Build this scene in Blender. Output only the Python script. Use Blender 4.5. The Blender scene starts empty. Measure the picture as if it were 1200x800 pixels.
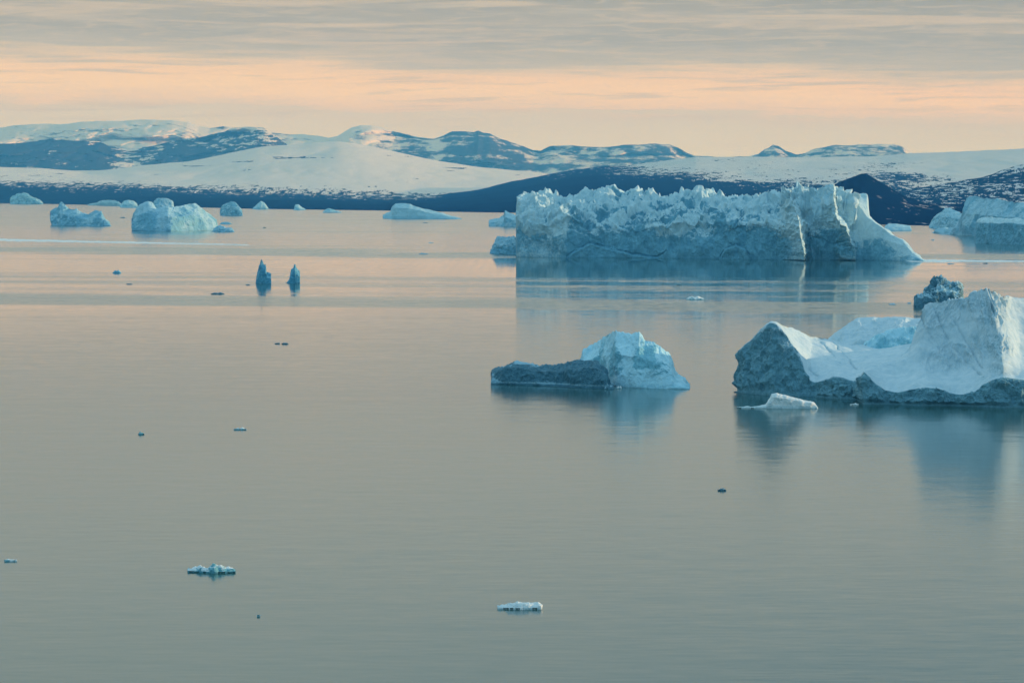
import bpy, math
import numpy as np
from math import radians, tan, atan, sin, cos

# ------------------------------------------------------------------ camera
H = 80.0                       # eye height above the sea, metres
F = 100.0 / 36.0 * 1200.0      # focal length in units of the 1200 px wide picture
HOR = 224.0
PITCH = atan((400.0 - HOR) / F)
sc = bpy.context.scene
col = sc.collection
cam_d = bpy.data.cameras.new("camera")
cam = bpy.data.objects.new("camera", cam_d)
col.objects.link(cam)
cam.location = (0, 0, H)
cam.rotation_euler = (radians(90) - PITCH, 0, 0)
cam_d.lens = 100.0
cam_d.sensor_width = 36.0
cam_d.clip_start = 1.0
cam_d.clip_end = 200000.0
sc.camera = cam
sc.render.resolution_x, sc.render.resolution_y = 1024, 682
sc.view_settings.view_transform = 'Standard'
sc.view_settings.look = 'None'
sc.view_settings.exposure = 0.0
sc.view_settings.gamma = 1.0
sc.cycles.use_denoising = True
sc.cycles.max_bounces = 6
sc.cycles.diffuse_bounces = 2
sc.cycles.glossy_bounces = 3
sc.cycles.volume_bounces = 0
sc.cycles.transparent_max_bounces = 8
sc.cycles.sample_clamp_indirect = 6.0

SUN_EL, SUN_AZ = radians(7.0), radians(88.0)   # azimuth to the right of the view direction


# ------------------------------------------------------------------ node helpers
def srgb(r, g, b):
    f = lambda c: (c / 255.0) / 12.92 if c <= 10 else (((c / 255.0) + 0.055) / 1.055) ** 2.4
    return (f(r), f(g), f(b), 1.0)


class NT:
    def __init__(s, tree):
        s.t = tree
        tree.nodes.clear()

    def n(s, kind, **kw):
        nd = s.t.nodes.new(kind)
        for k, v in kw.items():
            setattr(nd, k, v)
        return nd

    def link(s, a, b):
        s.t.links.new(a, b)

    def put(s, sock, v):
        if isinstance(v, bpy.types.NodeSocket):
            s.link(v, sock)
        else:
            sock.default_value = v

    def math(s, op, a, b=0.0, c=None, clamp=False):
        nd = s.n('ShaderNodeMath', operation=op)
        nd.use_clamp = clamp
        s.put(nd.inputs[0], a)
        s.put(nd.inputs[1], b)
        if c is not None:
            s.put(nd.inputs[2], c)
        return nd.outputs[0]

    def mix(s, f, a, b, typ='MIX'):
        nd = s.n('ShaderNodeMix', data_type='RGBA', blend_type=typ)
        nd.clamp_factor = True
        s.put(nd.inputs[0], f)
        s.put(nd.inputs[6], a)
        s.put(nd.inputs[7], b)
        return nd.outputs[2]

    def ramp(s, fac, stops, interp='LINEAR'):
        nd = s.n('ShaderNodeValToRGB')
        nd.color_ramp.interpolation = interp
        e = nd.color_ramp.elements
        while len(e) > 1:
            e.remove(e[-1])
        for i, (p, c) in enumerate(stops):
            if not isinstance(c, (tuple, list)):
                c = (c, c, c, 1)
            if i == 0:
                e[0].position = p
                e[0].color = c
            else:
                x = e.new(p)
                x.color = c
        s.put(nd.inputs[0], fac)
        return nd.outputs[0]

    def comb(s, x, y, z):
        nd = s.n('ShaderNodeCombineXYZ')
        s.put(nd.inputs[0], x); s.put(nd.inputs[1], y); s.put(nd.inputs[2], z)
        return nd.outputs[0]

    def noise(s, vec, scale, detail=4.0, rough=0.55, dist=0.0, dims='3D', typ='FBM'):
        nd = s.n('ShaderNodeTexNoise', noise_dimensions=dims)
        nd.noise_type = typ
        s.put(nd.inputs['Vector'], vec)
        s.put(nd.inputs['Scale'], scale)
        s.put(nd.inputs['Detail'], detail)
        s.put(nd.inputs['Roughness'], rough)
        s.put(nd.inputs['Distortion'], dist)
        return nd.outputs[0]

    def maprange(s, v, a, b, c=0.0, d=1.0, smooth=False):
        nd = s.n('ShaderNodeMapRange')
        nd.interpolation_type = 'SMOOTHSTEP' if smooth else 'LINEAR'
        nd.clamp = True
        s.put(nd.inputs[0], v)
        for i, x in enumerate((a, b, c, d)):
            s.put(nd.inputs[i + 1], x)
        return nd.outputs[0]


# ------------------------------------------------------------------ sky
w = bpy.data.worlds.new("World")
sc.world = w
w.use_nodes = True
T = NT(w.node_tree)
tc = T.n('ShaderNodeTexCoord')
sep = T.n('ShaderNodeSeparateXYZ')
nrm = T.n('ShaderNodeVectorMath', operation='NORMALIZE')
T.link(tc.outputs['Generated'], nrm.inputs[0])
T.link(nrm.outputs[0], sep.inputs[0])
dx, dy, dz = sep.outputs
skyt = T.n('ShaderNodeTexSky', sky_type='NISHITA')
skyt.sun_disc = False
skyt.sun_elevation = SUN_EL
skyt.sun_rotation = SUN_AZ
skyt.air_density = 1.2
skyt.dust_density = 1.0
skyt.ozone_density = 2.0
e = T.math('DIVIDE', dz, 0.0672)               # 1 = 3.85 degrees above the horizon
az = T.math('ARCTAN2', dx, dy)
# long flat cloud streaks
v1 = T.comb(T.math('MULTIPLY', az, 9.0), T.math('MULTIPLY', e, 3.4), 0.0)
n1 = T.noise(v1, 1.0, 6.0, 0.6, 0.5, '2D')
v2 = T.comb(T.math('MULTIPLY', az, 17.0), T.math('MULTIPLY', e, 30.0), 3.0)
n2 = T.noise(v2, 1.0, 5.0, 0.6, 0.4, '2D')
warp = T.math('ADD', T.math('MULTIPLY', T.math('SUBTRACT', n1, 0.5), 0.17),
              T.math('MULTIPLY', T.math('SUBTRACT', n2, 0.5), 0.12))
ew = T.math('ADD', T.math('ADD', e, warp), T.math('MULTIPLY', az, 0.35))
S = srgb
low = T.ramp(T.math('MULTIPLY', ew, 0.5), [
    (0.00, S(224, 226, 206)), (0.10, S(223, 225, 206)), (0.17, S(217, 216, 196)), (0.195, S(216, 211, 189)),
    (0.215, S(236, 217, 176)), (0.245, S(248, 224, 170)), (0.28, S(247, 219, 165)), (0.30, S(240, 214, 168)),
    (0.32, S(218, 203, 168)), (0.34, S(188, 184, 163)), (0.39, S(170, 169, 153)), (0.45, S(174, 171, 153)), (0.51, S(162, 161, 145)),
    (0.60, S(180, 182, 171)), (0.72, S(204, 209, 198)), (1.0, S(200, 211, 205))])
# thin cream streaks in the upper part
v3 = T.comb(T.math('MULTIPLY', az, 9.0), T.math('MULTIPLY', e, 13.0), 7.0)
n3 = T.noise(v3, 1.0, 6.0, 0.62, 0.6, '2D')
st = T.math('MULTIPLY', T.maprange(n3, 0.47, 0.66, 0, 1, True), T.maprange(e, 0.5, 0.8, 0, 1))
low = T.mix(T.math('MULTIPLY', st, 0.5), low, S(224, 206, 174))
v4 = T.comb(T.math('MULTIPLY', az, 60.0), T.math('MULTIPLY', e, 46.0), 9.0)
n4 = T.noise(v4, 1.0, 5.0, 0.65, 0.8, '2D')
low = T.mix(T.math('MULTIPLY', T.maprange(n4, 0.45, 0.70, 0, 1, True), T.maprange(e, 0.55, 0.8, 0.14, 0.42)), low, S(214, 200, 172))
st2 = T.math('MULTIPLY', T.maprange(n2, 0.52, 0.70, 0, 1, True), T.maprange(e, 0.25, 0.5, 0, 1))
low = T.mix(T.math('MULTIPLY', st2, 0.55), low, S(192, 188, 170))
# higher sky: altocumulus sheet with blue showing through
pz = T.math('MAXIMUM', dz, 0.03)
vh = T.comb(T.math('DIVIDE', dx, pz), T.math('DIVIDE', dy, pz), 0.0)
nh = T.noise(vh, 0.55, 6.0, 0.58, 0.3, '2D')
cloud_hi = T.mix(T.maprange(dz, 0.1, 0.7), (0.53, 0.63, 0.57, 1), (0.66, 0.90, 1.02, 1))
blue = T.mix(1.0, skyt.outputs[0], (0.12, 0.12, 0.12, 1), 'MULTIPLY')
blue = T.mix(0.5, blue, (0.22, 0.52, 0.80, 1))
high = T.mix(T.maprange(nh, 0.38, 0.62, 0.25, 0.95, True), blue, cloud_hi)
# the side away from the dusk glow is dimmer
side = T.maprange(T.math('ADD', dy, T.math('MULTIPLY', dx, 0.35)), -1.0, 0.7, 0.0, 1.0, True)
high = T.mix(side, T.mix(1.0, high, (0.62, 0.84, 0.98, 1), 'MULTIPLY'), high)
lowc = T.mix(side, T.mix(1.0, low, (0.45, 0.68, 0.90, 1), 'MULTIPLY'), low)
skyc = T.mix(T.maprange(dz, 0.09, 0.24, 0, 1, True), lowc, high)
bg = T.n('ShaderNodeBackground')
T.link(skyc, bg.inputs[0])
bg.inputs[1].default_value = 1.0
out = T.n('ShaderNodeOutputWorld')
T.link(bg.outputs[0], out.inputs[0])

# ------------------------------------------------------------------ sun
sd = bpy.data.lights.new("sun", 'SUN')
sd.energy = 3.2
sd.angle = radians(0.6)
sd.color = (1.0, 0.80, 0.58)
so = bpy.data.objects.new("sun", sd)
col.objects.link(so)
so.rotation_euler = (radians(90) - SUN_EL, 0, radians(180) - SUN_AZ)
so.location = (2000, 500, 2500)


# ------------------------------------------------------------------ projection helpers
def ray(X, Y):
    X = np.asarray(X, float); Y = np.asarray(Y, float)
    cx = (X - 600.0) / F
    cy = (400.0 - Y) / F
    return cx, cos(PITCH) + cy * sin(PITCH), -sin(PITCH) + cy * cos(PITCH)


def P(X, Y, D):
    rx, ry, rz = ray(X, Y)
    k = D / ry
    return np.stack([rx * k, np.broadcast_to(D, np.shape(k)).astype(float) if np.ndim(D) == 0 else D, H + rz * k], -1)


def WD(Y):
    """distance of the sea surface seen at picture row Y"""
    _, ry, rz = ray(600.0, Y)
    return ry * H / -rz


# ------------------------------------------------------------------ numpy noise
def _h(i, j, k, s):
    n = (i * 374761393 + j * 668265263 + k * 2147483647 + s * 1274126177) & 0xffffffff
    n = ((n ^ (n >> 13)) * 1274126177) & 0xffffffff
    n = ((n ^ (n >> 15)) * 2246822519) & 0xffffffff
    return n ^ (n >> 16)


_G = np.random.RandomState(5).normal(size=(256, 3))
_G /= np.linalg.norm(_G, axis=1)[:, None]


def perlin(p, s=0):
    i = np.floor(p).astype(np.int64)
    f = p - i
    u = f * f * f * (f * (f * 6 - 15) + 10)
    r = []
    for a in (0, 1):
        for b in (0, 1):
            for c in (0, 1):
                g = _G[_h(i[..., 0] + a, i[..., 1] + b, i[..., 2] + c, s) & 255]
                r.append(g[..., 0] * (f[..., 0] - a) + g[..., 1] * (f[..., 1] - b) + g[..., 2] * (f[..., 2] - c))
    L = lambda A, B, t: A + (B - A) * t
    x0 = L(L(r[0], r[1], u[..., 2]), L(r[2], r[3], u[..., 2]), u[..., 1])
    x1 = L(L(r[4], r[5], u[..., 2]), L(r[6], r[7], u[..., 2]), u[..., 1])
    return L(x0, x1, u[..., 0]) * 1.5


def fbm(p, s=0, o=5, g=0.5, lac=2.03):
    r, a = 0, 1.0
    for k in range(o):
        r = r + a * perlin(p, s + k * 17)
        a *= g
        p = p * lac + 11.3
    return r


def ridged(p, s=0, o=5, g=0.5, lac=2.1):
    r, a, w_ = 0, 1.0, 1.0
    for k in range(o):
        n = 1 - np.abs(perlin(p, s + k * 13)) * 1.6
        n = np.clip(n, 0, 1) ** 2
        r = r + a * n * w_
        w_ = np.clip(n * 1.5, 0, 1)
        a *= g
        p = p * lac + 5.7
    return r


def crag(x, y, cell, slope, s=0, p=1.0):
    """sharp leaning towers: upper envelope of cones on a jittered grid, 0..1"""
    gx, gy = x / cell, y / cell
    i, j = np.floor(gx).astype(np.int64), np.floor(gy).astype(np.int64)
    best = np.zeros(np.shape(gx))
    for a in (-1, 0, 1):
        for b in (-1, 0, 1):
            h1 = (_h(i + a, j + b, 3, s) & 65535) / 65535.0
            h2 = (_h(i + a, j + b, 7, s) & 65535) / 65535.0
            h3 = (_h(i + a, j + b, 9, s) & 65535) / 65535.0
            ddx, ddy = gx - (i + a + h1), gy - (j + b + h2)
            d = np.maximum(np.abs(ddx) * 0.9 + ddy * 0.25, np.abs(ddy) * 0.8 + ddx * 0.3 * (h1 - .5))
            best = np.maximum(best, (0.25 + 0.75 * h3 ** p) - slope * np.abs(d))
    return best


def worley(p, s=0):
    i = np.floor(p).astype(np.int64)
    f1 = np.full(p.shape[:-1], 9.0); f2 = f1.copy()
    for a in (-1, 0, 1):
        for b in (-1, 0, 1):
            for c in (-1, 0, 1):
                h = _h(i[..., 0] + a, i[..., 1] + b, i[..., 2] + c, s)
                q = np.stack([(h & 1023) / 1023., ((h >> 10) & 1023) / 1023., ((h >> 20) & 1023) / 1023.], -1)
                d = np.linalg.norm(i + np.array([a, b, c]) + q - p, axis=-1)
                f2 = np.minimum(f2, np.maximum(f1, d))
                f1 = np.minimum(f1, d)
    return f1, f2


def smooth1(a, k):
    if k < 1:
        return a
    ker = np.hanning(2 * k + 3)[1:-1]
    ker /= ker.sum()
    ap = np.pad(a, (k, k), mode='edge')
    return np.convolve(ap, ker, mode='valid')


def ss(x, a, b):
    t = np.clip((x - a) / (b - a), 0, 1)
    return t * t * (3 - 2 * t)


# ------------------------------------------------------------------ materials
def ice_material(name, ice, snow, scale, bump=1.0, dark_tone=(0.05, 0.16, 0.20, 1), rough=0.55):
    """ice / snow mixed by the mesh's own snow-cover attribute; scale = metres of the main grain"""
    m = bpy.data.materials.new(name)
    m.use_nodes = True
    t = NT(m.node_tree)
    g = t.n('ShaderNodeNewGeometry')
    pos = g.outputs['Position']
    at = t.n('ShaderNodeAttribute', attribute_name='snow').outputs['Fac']
    dk = t.n('ShaderNodeAttribute', attribute_name='dark').outputs['Fac']
    k = 1.0 / scale
    na = t.noise(pos, k, 7.0, 0.62, 0.6)
    nb = t.noise(pos, k * 4.5, 6.0, 0.65, 0.3)
    stretched = t.n('ShaderNodeVectorMath', operation='MULTIPLY')
    t.link(pos, stretched.inputs[0]); stretched.inputs[1].default_value = (1, 1, 0.25)
    nc = t.noise(stretched.outputs[0], k * 1.6, 6.0, 0.6, 1.2)
    edge = t.math('ADD', at, t.math('MULTIPLY', t.math('SUBTRACT', nb, 0.5), 0.55))
    fac = t.maprange(edge, 0.38, 0.62, 0, 1, True)
    icec = t.mix(t.maprange(na, 0.35, 0.68), dark_tone, ice)
    icec = t.mix(t.math('MULTIPLY', t.maprange(nc, 0.52, 0.75), 0.55), icec, tuple(min(1, c * 1.5 + 0.05) for c in ice[:3]) + (1,))
    icec = t.mix(t.math('MULTIPLY', dk, t.maprange(nb, 0.30, 0.62, 1.0, 0.3)), icec, dark_tone)
    snc = t.mix(t.maprange(na, 0.33, 0.68), tuple(c * f_ for c, f_ in zip(snow[:3], (0.70, 0.82, 0.87))) + (1,), snow)
    nf = t.noise(pos, k * 16.0, 4.0, 0.7)
    icec = t.mix(t.maprange(nf, 0.50, 0.74, 0, 0.55), icec, tuple(min(1, c * 1.6 + 0.12) for c in ice[:3]) + (1,))
    icec = t.mix(t.maprange(nf, 0.46, 0.28, 0, 0.6), icec, dark_tone)
    shade_veil = t.math('MULTIPLY', dk, t.maprange(nb, 0.34, 0.62, 1.0, 0.0))  # shade painted over the snow where the dark attribute is set
    snc = t.mix(shade_veil, snc, tuple(0.45 * c + 0.55 * i_ for c, i_ in zip(dark_tone[:3], ice[:3])) + (1,))
    c = t.mix(fac, icec, snc)
    b = t.n('ShaderNodeBsdfPrincipled')
    t.link(c, b.inputs['Base Color'])
    t.put(b.inputs['Roughness'], t.maprange(fac, 0, 1, rough, 0.85))
    b.inputs['IOR'].default_value = 1.31
    b1 = t.n('ShaderNodeBump')
    b1.inputs['Distance'].default_value = scale * 0.35 * bump
    t.put(b1.inputs['Strength'], t.maprange(fac, 0, 1, 1.0, 0.4))
    t.link(t.math('ADD', na, t.math('MULTIPLY', nb, 0.35)), b1.inputs['Height'])
    t.link(b1.outputs[0], b.inputs['Normal'])
    o = t.n('ShaderNodeOutputMaterial')
    t.link(b.outputs[0], o.inputs[0])
    return m


def land_material(name, rock, snow, scale):
    m = bpy.data.materials.new(name)
    m.use_nodes = True
    t = NT(m.node_tree)
    pos = t.n('ShaderNodeNewGeometry').outputs['Position']
    at = t.n('ShaderNodeAttribute', attribute_name='snow').outputs['Fac']
    n = t.noise(pos, 1.0 / scale, 5.0, 0.65)
    fac = t.maprange(t.math('ADD', at, t.math('MULTIPLY', t.math('SUBTRACT', n, 0.5), 0.7)), 0.22, 0.78, 0, 1, True)
    n2 = t.noise(pos, 0.25 / scale, 5.0, 0.6)
    sn = t.mix(n2, tuple(c * 0.85 for c in snow[:3]) + (1,), snow)
    rk = t.mix(n2, tuple(c * 0.6 for c in rock[:3]) + (1,), tuple(c * 1.3 for c in rock[:3]) + (1,))
    c = t.mix(fac, rk, sn)
    b = t.n('ShaderNodeBsdfPrincipled')
    t.link(c, b.inputs['Base Color'])
    b.inputs['Roughness'].default_value = 0.9
    b.inputs['Specular IOR Level'].default_value = 0.0
    o = t.n('ShaderNodeOutputMaterial')
    t.link(b.outputs[0], o.inputs[0])
    return m


SNOW = (0.80, 0.86, 0.88, 1)
M_big = ice_material('blue_ice_wall', (0.20, 0.49, 0.64, 1), (0.60, 0.80, 0.86, 1), 9.0, 1.2, (0.10, 0.33, 0.47, 1))
M_hero = ice_material('grey_blue_ice', (0.17, 0.38, 0.46, 1), (0.64, 0.77, 0.82, 1), 3.2, 0.9, (0.09, 0.25, 0.32, 1))
M_mid = ice_material('pale_blue_ice', (0.26, 0.60, 0.74, 1), (0.54, 0.84, 0.94, 1), 3.0, 0.8, (0.14, 0.42, 0.55, 1))
M_dark = ice_material('dark_grey_ice', (0.11, 0.29, 0.38, 1), (0.42, 0.66, 0.76, 1), 1.6, 1.2, (0.035, 0.14, 0.20, 1))
M_far = ice_material('distant_blue_ice', (0.18, 0.46, 0.62, 1), (0.42, 0.67, 0.79, 1), 12.0, 0.4, (0.14, 0.39, 0.55, 1))
M_teal = ice_material('teal_ice', (0.12, 0.44, 0.62, 1), (0.28, 0.60, 0.74, 1), 5.0, 0.6, (0.02, 0.20, 0.34, 1))
M_floe = ice_material('white_floe_ice', (0.25, 0.60, 0.70, 1), (0.90, 0.92, 0.90, 1), 0.7, 1.0, (0.02, 0.20, 0.27, 1))
M_land = land_material('snow_and_rock', (0.004, 0.018, 0.050, 1), (0.86, 0.78, 0.74, 1), 40.0)
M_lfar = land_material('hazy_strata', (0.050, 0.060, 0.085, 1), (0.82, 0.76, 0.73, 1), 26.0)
M_landn = land_material('near_snow_and_rock', (0.002, 0.014, 0.050, 1), (0.70, 0.70, 0.70, 1), 25.0)


# ------------------------------------------------------------------ mesh helpers
def tag(o, label=None, cat=None, group=None, kind=None):
    for k_, v_ in (('label', label), ('category', cat), ('group', group), ('kind', kind)):
        if v_:
            o[k_] = v_
    return o


def grid_obj(name, V, mat, attrs, parent=None, offset=None, smooth=True, closed=False):
    nv, nu = V.shape[:2]
    off = np.zeros(3) if offset is None else np.asarray(offset)
    me = bpy.data.meshes.new(name)
    co = (V - off).reshape(-1, 3)
    idx = np.arange(nv * nu).reshape(nv, nu)
    q = np.stack([idx[:-1, :-1], idx[:-1, 1:], idx[1:, 1:], idx[1:, :-1]], -1).reshape(-1, 4)
    me.vertices.add(len(co))
    me.vertices.foreach_set('co', co.astype(np.float32).ravel())
    me.loops.add(q.size)
    me.loops.foreach_set('vertex_index', q.astype(np.int32).ravel())
    me.polygons.add(len(q))
    me.polygons.foreach_set('loop_start', (np.arange(len(q)) * 4).astype(np.int32))
    me.polygons.foreach_set('loop_total', np.full(len(q), 4, np.int32))
    me.update(calc_edges=True)
    me.polygons.foreach_set('use_smooth', np.full(len(q), smooth))
    for an, av in attrs.items():
        a = me.attributes.new(an, 'FLOAT', 'POINT')
        a.data.foreach_set('value', np.asarray(av, np.float32).ravel())
    me.materials.append(mat)
    o = bpy.data.objects.new(name, me)
    col.objects.link(o)
    if parent:
        o.parent = parent
    elif offset is not None:
        o.location = off
    return o


def normals(V):
    du = np.gradient(V, axis=1)
    dv = np.gradient(V, axis=0)
    n = np.cross(du, dv)
    return n / (np.linalg.norm(n, axis=-1, keepdims=True) + 1e-9)


def loft(rows, nu, seg, smooth=2, cap=0, shape=None, capw=1e9, ds=None):
    """rows: list of curves; a curve is a list of (X, Y, D) picture/distance points, X increasing
    (Y None: the point lies on the sea; Y a tuple ('z', h): height h above the sea).
    seg[k]: number of steps between curve k and k+1; shape[k]: easing exponent of that strip."""
    C = []
    for ri, r in enumerate(rows):
        xs = np.array([p[0] for p in r], float)
        u = np.linspace(0, 1, nu)
        X = xs[0] + (xs[-1] - xs[0]) * u
        D = np.interp(X, xs, [p[2] for p in r])
        zs = []
        for p in r:
            if p[1] is None:
                zs.append(0.0)
            elif isinstance(p[1], tuple):
                zs.append(p[1][1])
            else:
                zs.append(float(P(p[0], p[1], p[2])[2]))
        D = smooth1(D, ds[ri] if ds else smooth)
        if all(not (p[1] is None or isinstance(p[1], tuple)) for p in r):
            Y = smooth1(np.interp(X, xs, [p[1] for p in r]), smooth)
            z = P(X, Y, D)[:, 2]
        else:
            z = smooth1(np.interp(X, xs, zs), smooth)
        wx = (X - 600.0) / F * (D / cos(PITCH)) * 1.0
        # exact x for the point of that height
        ry = None
        # solve: depth along optical axis
        zc = (z - H)
        ax = D * cos(PITCH) - zc * sin(PITCH)
        wx = (X - 600.0) / F * ax
        C.append(np.stack([wx, D, z], -1))
    out, vv = [], []
    for k in range(len(C) - 1):
        n = seg[k]
        t = np.arange(n + (1 if k == len(C) - 2 else 0)) / n
        tz = t ** (shape[k] if shape else 1.0)
        for i in range(len(t)):
            a, b = C[k], C[k + 1]
            q = a + (b - a) * t[i]
            q[:, 2] = a[:, 2] + (b[:, 2] - a[:, 2]) * tz[i]
            out.append(q)
            vv.append(k + t[i])
    V = np.array(out)
    if cap:
        def side(colv, sgn):
            mid = colv[:, 1].mean()
            wid = min(np.ptp(colv[:, 1]) * 0.12, capw)
            r = []
            for i in range(1, cap + 1):
                t = i / cap
                c = colv.copy()
                c[:, 1] = mid + (colv[:, 1] - mid) * (1 - t)
                c[:, 0] = colv[:, 0] / colv[:, 1] * c[:, 1]
                c[:, 0] += sgn * wid * math.sin(t * math.pi / 2) * 0.5
                r.append(c)
            return r
        L = side(V[:, 0], -1)[::-1]
        R = side(V[:, -1], 1)
        V = np.concatenate([np.stack(L, 1), V, np.stack(R, 1)], 1)
    return V, np.array(vv)


def empty(name, loc, **kw):
    o = bpy.data.objects.new(name, None)
    o.empty_display_size = 5
    o.location = loc
    col.objects.link(o)
    return tag(o, **kw)


# ------------------------------------------------------------------ sea
me = bpy.data.meshes.new('sea')
ys = [150, 300, 600, 1200, 2400, 5000, 10000, 20000, 46000]
vs, fs = [], []
for y in ys:
    for x in (-30000, -6000, 0, 6000, 30000):
        vs.append((x, y, 0))
for i in range(len(ys) - 1):
    for j in range(4):
        a = i * 5 + j
        fs.append((a, a + 1, a + 6, a + 5))
vs += [(-30000, -3000, 0), (30000, -3000, 0)]
b0 = len(vs) - 2
fs.append((b0, b0 + 1, 4, 3, 2, 1, 0))
me.from_pydata(vs, [], fs)
sea = bpy.data.objects.new('sea', me)
col.objects.link(sea)
tag(sea, kind='structure')
m = bpy.data.materials.new('sea_water')
m.use_nodes = True
t = NT(m.node_tree)
pos = t.n('ShaderNodeNewGeometry').outputs['Position']
sp = t.n('ShaderNodeSeparateXYZ')
t.link(pos, sp.inputs[0])
px, py, _ = sp.outputs
q = t.math('DIVIDE', H * F, t.math('MAXIMUM', py, 200.0))           # 1/distance scale: even wind bands
vb = t.comb(t.math('MULTIPLY', px, 0.0009), t.math('MULTIPLY', q, 0.075), 0.0)
nb = t.noise(vb, 1.0, 5.0, 0.6, 0.35, '2D')
vb2 = t.comb(t.math('MULTIPLY', px, 0.0011), t.math('MULTIPLY', q, 0.30), 4.0)
nb2 = t.noise(vb2, 1.0, 4.0, 0.6, 0.2, '2D')
qq = t.math('ADD', q, t.math('MULTIPLY', t.math('SUBTRACT', nb, 0.5), 16.0))
qq = t.math('ADD', qq, t.math('MULTIPLY', t.math('DIVIDE', px, t.math('MAXIMUM', py, 200.0)), -28.0))
qn = t.math('DIVIDE', qq, 600.0)
# wind ripple strength by distance band
rip = t.ramp(qn, [(0.0, 0.62), (0.07, 0.62), (0.085, 0.42), (0.118, 0.34), (0.121, 0.95), (0.129, 0.90), (0.133, 0.10), (0.167, 0.14),
                  (0.171, 0.75), (0.178, 0.12), (0.187, 0.65), (0.194, 0.10), (0.202, 0.45), (0.208, 0.12), (0.213, 1.0), (0.229, 1.0), (0.234, 0.15),
                  (0.26, 0.22), (0.40, 0.38), (1.0, 0.46)])
streak = t.maprange(nb2, 0.54, 0.74, 0.0, 0.22, True)
streak = t.math('MULTIPLY', streak, t.maprange(qn, 0.22, 0.30, 1.0, 0.12))
calm_w = t.maprange(px, -260.0, 10.0, 0.12, 0.0, True)
calm_w = t.math('MULTIPLY', calm_w, t.maprange(qn, 0.165, 0.175, 1.0, 0.0))
rip = t.math('ADD', t.math('ADD', rip, streak), calm_w, clamp=True)
rough = t.maprange(t.math('ADD', rip, t.maprange(py, 2200.0, 1000.0, 0.0, 0.62)), 0.0, 1.0, 0.03, 0.13)
rough = t.math('MULTIPLY', rough, t.maprange(py, 1800.0, 3000.0, 1.0, 0.4))
# ripples: the wave slopes tilt the surface normal directly
def slope(sx, sy, off, det):
    nd = t.n('ShaderNodeTexNoise', noise_dimensions='2D')
    nd.inputs['Scale'].default_value = 1.0
    nd.inputs['Detail'].default_value = det
    nd.inputs['Roughness'].default_value = 0.6
    t.link(t.comb(t.math('MULTIPLY_ADD', px, sx, off), t.math('MULTIPLY', py, sy), 0.0), nd.inputs['Vector'])
    s3 = t.n('ShaderNodeSeparateXYZ')
    t.link(nd.outputs[1], s3.inputs[0])
    return t.math('SUBTRACT', s3.outputs[0], 0.5), t.math('SUBTRACT', s3.outputs[1], 0.5)


ax1, ay1 = slope(0.10, 0.75, 0.0, 4.0)
ax2, ay2 = slope(0.018, 0.11, 31.0, 4.0)
amp_w = t.ramp(rip, [(0.0, 0.012), (0.3, 0.07), (0.5, 0.13), (1.0, 0.42)])
fade = t.maprange(py, 400.0, 2200.0, 0.40, 1.0)
amp_w = t.math('MULTIPLY', amp_w, fade)
sy_ = t.math('MULTIPLY', t.math('ADD', ay1, t.math('MULTIPLY', ay2, 0.45)), amp_w)
# far normals tilted towards the viewer, added so far water mirrors brighter sky
sy_ = t.math('SUBTRACT', sy_, t.math('MULTIPLY', amp_w, t.maprange(py, 1300.0, 3000.0, 0.0, 0.13)))
sx_ = t.math('MULTIPLY', t.math('ADD', ax1, t.math('MULTIPLY', ax2, 0.45)), t.math('MULTIPLY', amp_w, 0.35))
nvec = t.n('ShaderNodeVectorMath', operation='NORMALIZE')
t.link(t.comb(sx_, sy_, 1.0), nvec.inputs[0])
b = t.n('ShaderNodeBsdfPrincipled')
b.inputs['Base Color'].default_value = (0.025, 0.095, 0.095, 1)
b.inputs['IOR'].default_value = 1.333
t.link(rough, b.inputs['Roughness'])
t.link(nvec.outputs[0], b.inputs['Normal'])
o = t.n('ShaderNodeOutputMaterial')
t.link(b.outputs[0], o.inputs[0])
me.materials.append(m)


# ------------------------------------------------------------------ land
def px_of(V):
    """picture row/column of world points (used to lay out snow cover on the terrain)"""
    zc = V[..., 2] - H
    ax = V[..., 1] * cos(PITCH) - zc * sin(PITCH)
    up = V[..., 1] * sin(PITCH) + zc * cos(PITCH)
    return 600 + F * V[..., 0] / ax, 400 - F * up / ax


def terrain(name, crest, foot, nu, nv, amp, rough, snowf, mat, seed, back=3000.0, mid=None, ftop=1.0, cs=1):
    """crest / foot: (X, Y, D) curves; relief fades to nothing on the crest so the skyline stays put"""
    rows = [foot] + ([mid] if mid else []) + [crest]
    n_s = len(rows) - 1
    seg = [nv // n_s] * n_s
    V, vv = loft(rows, nu, seg, cs)
    cr = V[-1].copy()
    bk = cr.copy(); bk[:, 1] += back; bk[:, 2] -= back * 0.15
    bk2 = cr.copy(); bk2[:, 1] += back * 0.4; bk2[:, 2] -= back * 0.03
    V = np.concatenate([V, bk2[None], bk[None]], 0)
    v = np.concatenate([vv / n_s, [1.05, 1.2]])[:, None]
    n = fbm(V * np.array([1, 0.7, 2.0]) / rough, seed, 6, 0.52)
    rg = ridged(V * np.array([1, 0.5, 1.0]) / (rough * 1.7), seed + 5, 5)
    k = ss(v, 0.0, 0.25) * (1 - 0.7 * ss(v, 0.9, 1.0))
    D = V.copy()
    D[..., 1] += (n * 3.0 + (rg - .6) * 3.0) * amp * k
    D[..., 2] += (n * 0.35) * amp * (0.25 * ss(v, 0, 0.1) + 0.75 * k) + perlin(V * np.array([1, .3, .3]) / (rough * 0.12), seed + 3) * amp * 0.05 * ss(v, 0.05, 0.3)
    D[0, :, 2] = -2
    D[..., 2] = np.maximum(D[..., 2], -2.0)
    Xp, Yp = px_of(D)
    s = snowf(Xp, Yp, D, seed)
    o_ = grid_obj(name, D, mat, {'snow': s, 'dark': np.zeros_like(s)})
    tag(o_, kind='structure')
    return o_


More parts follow.
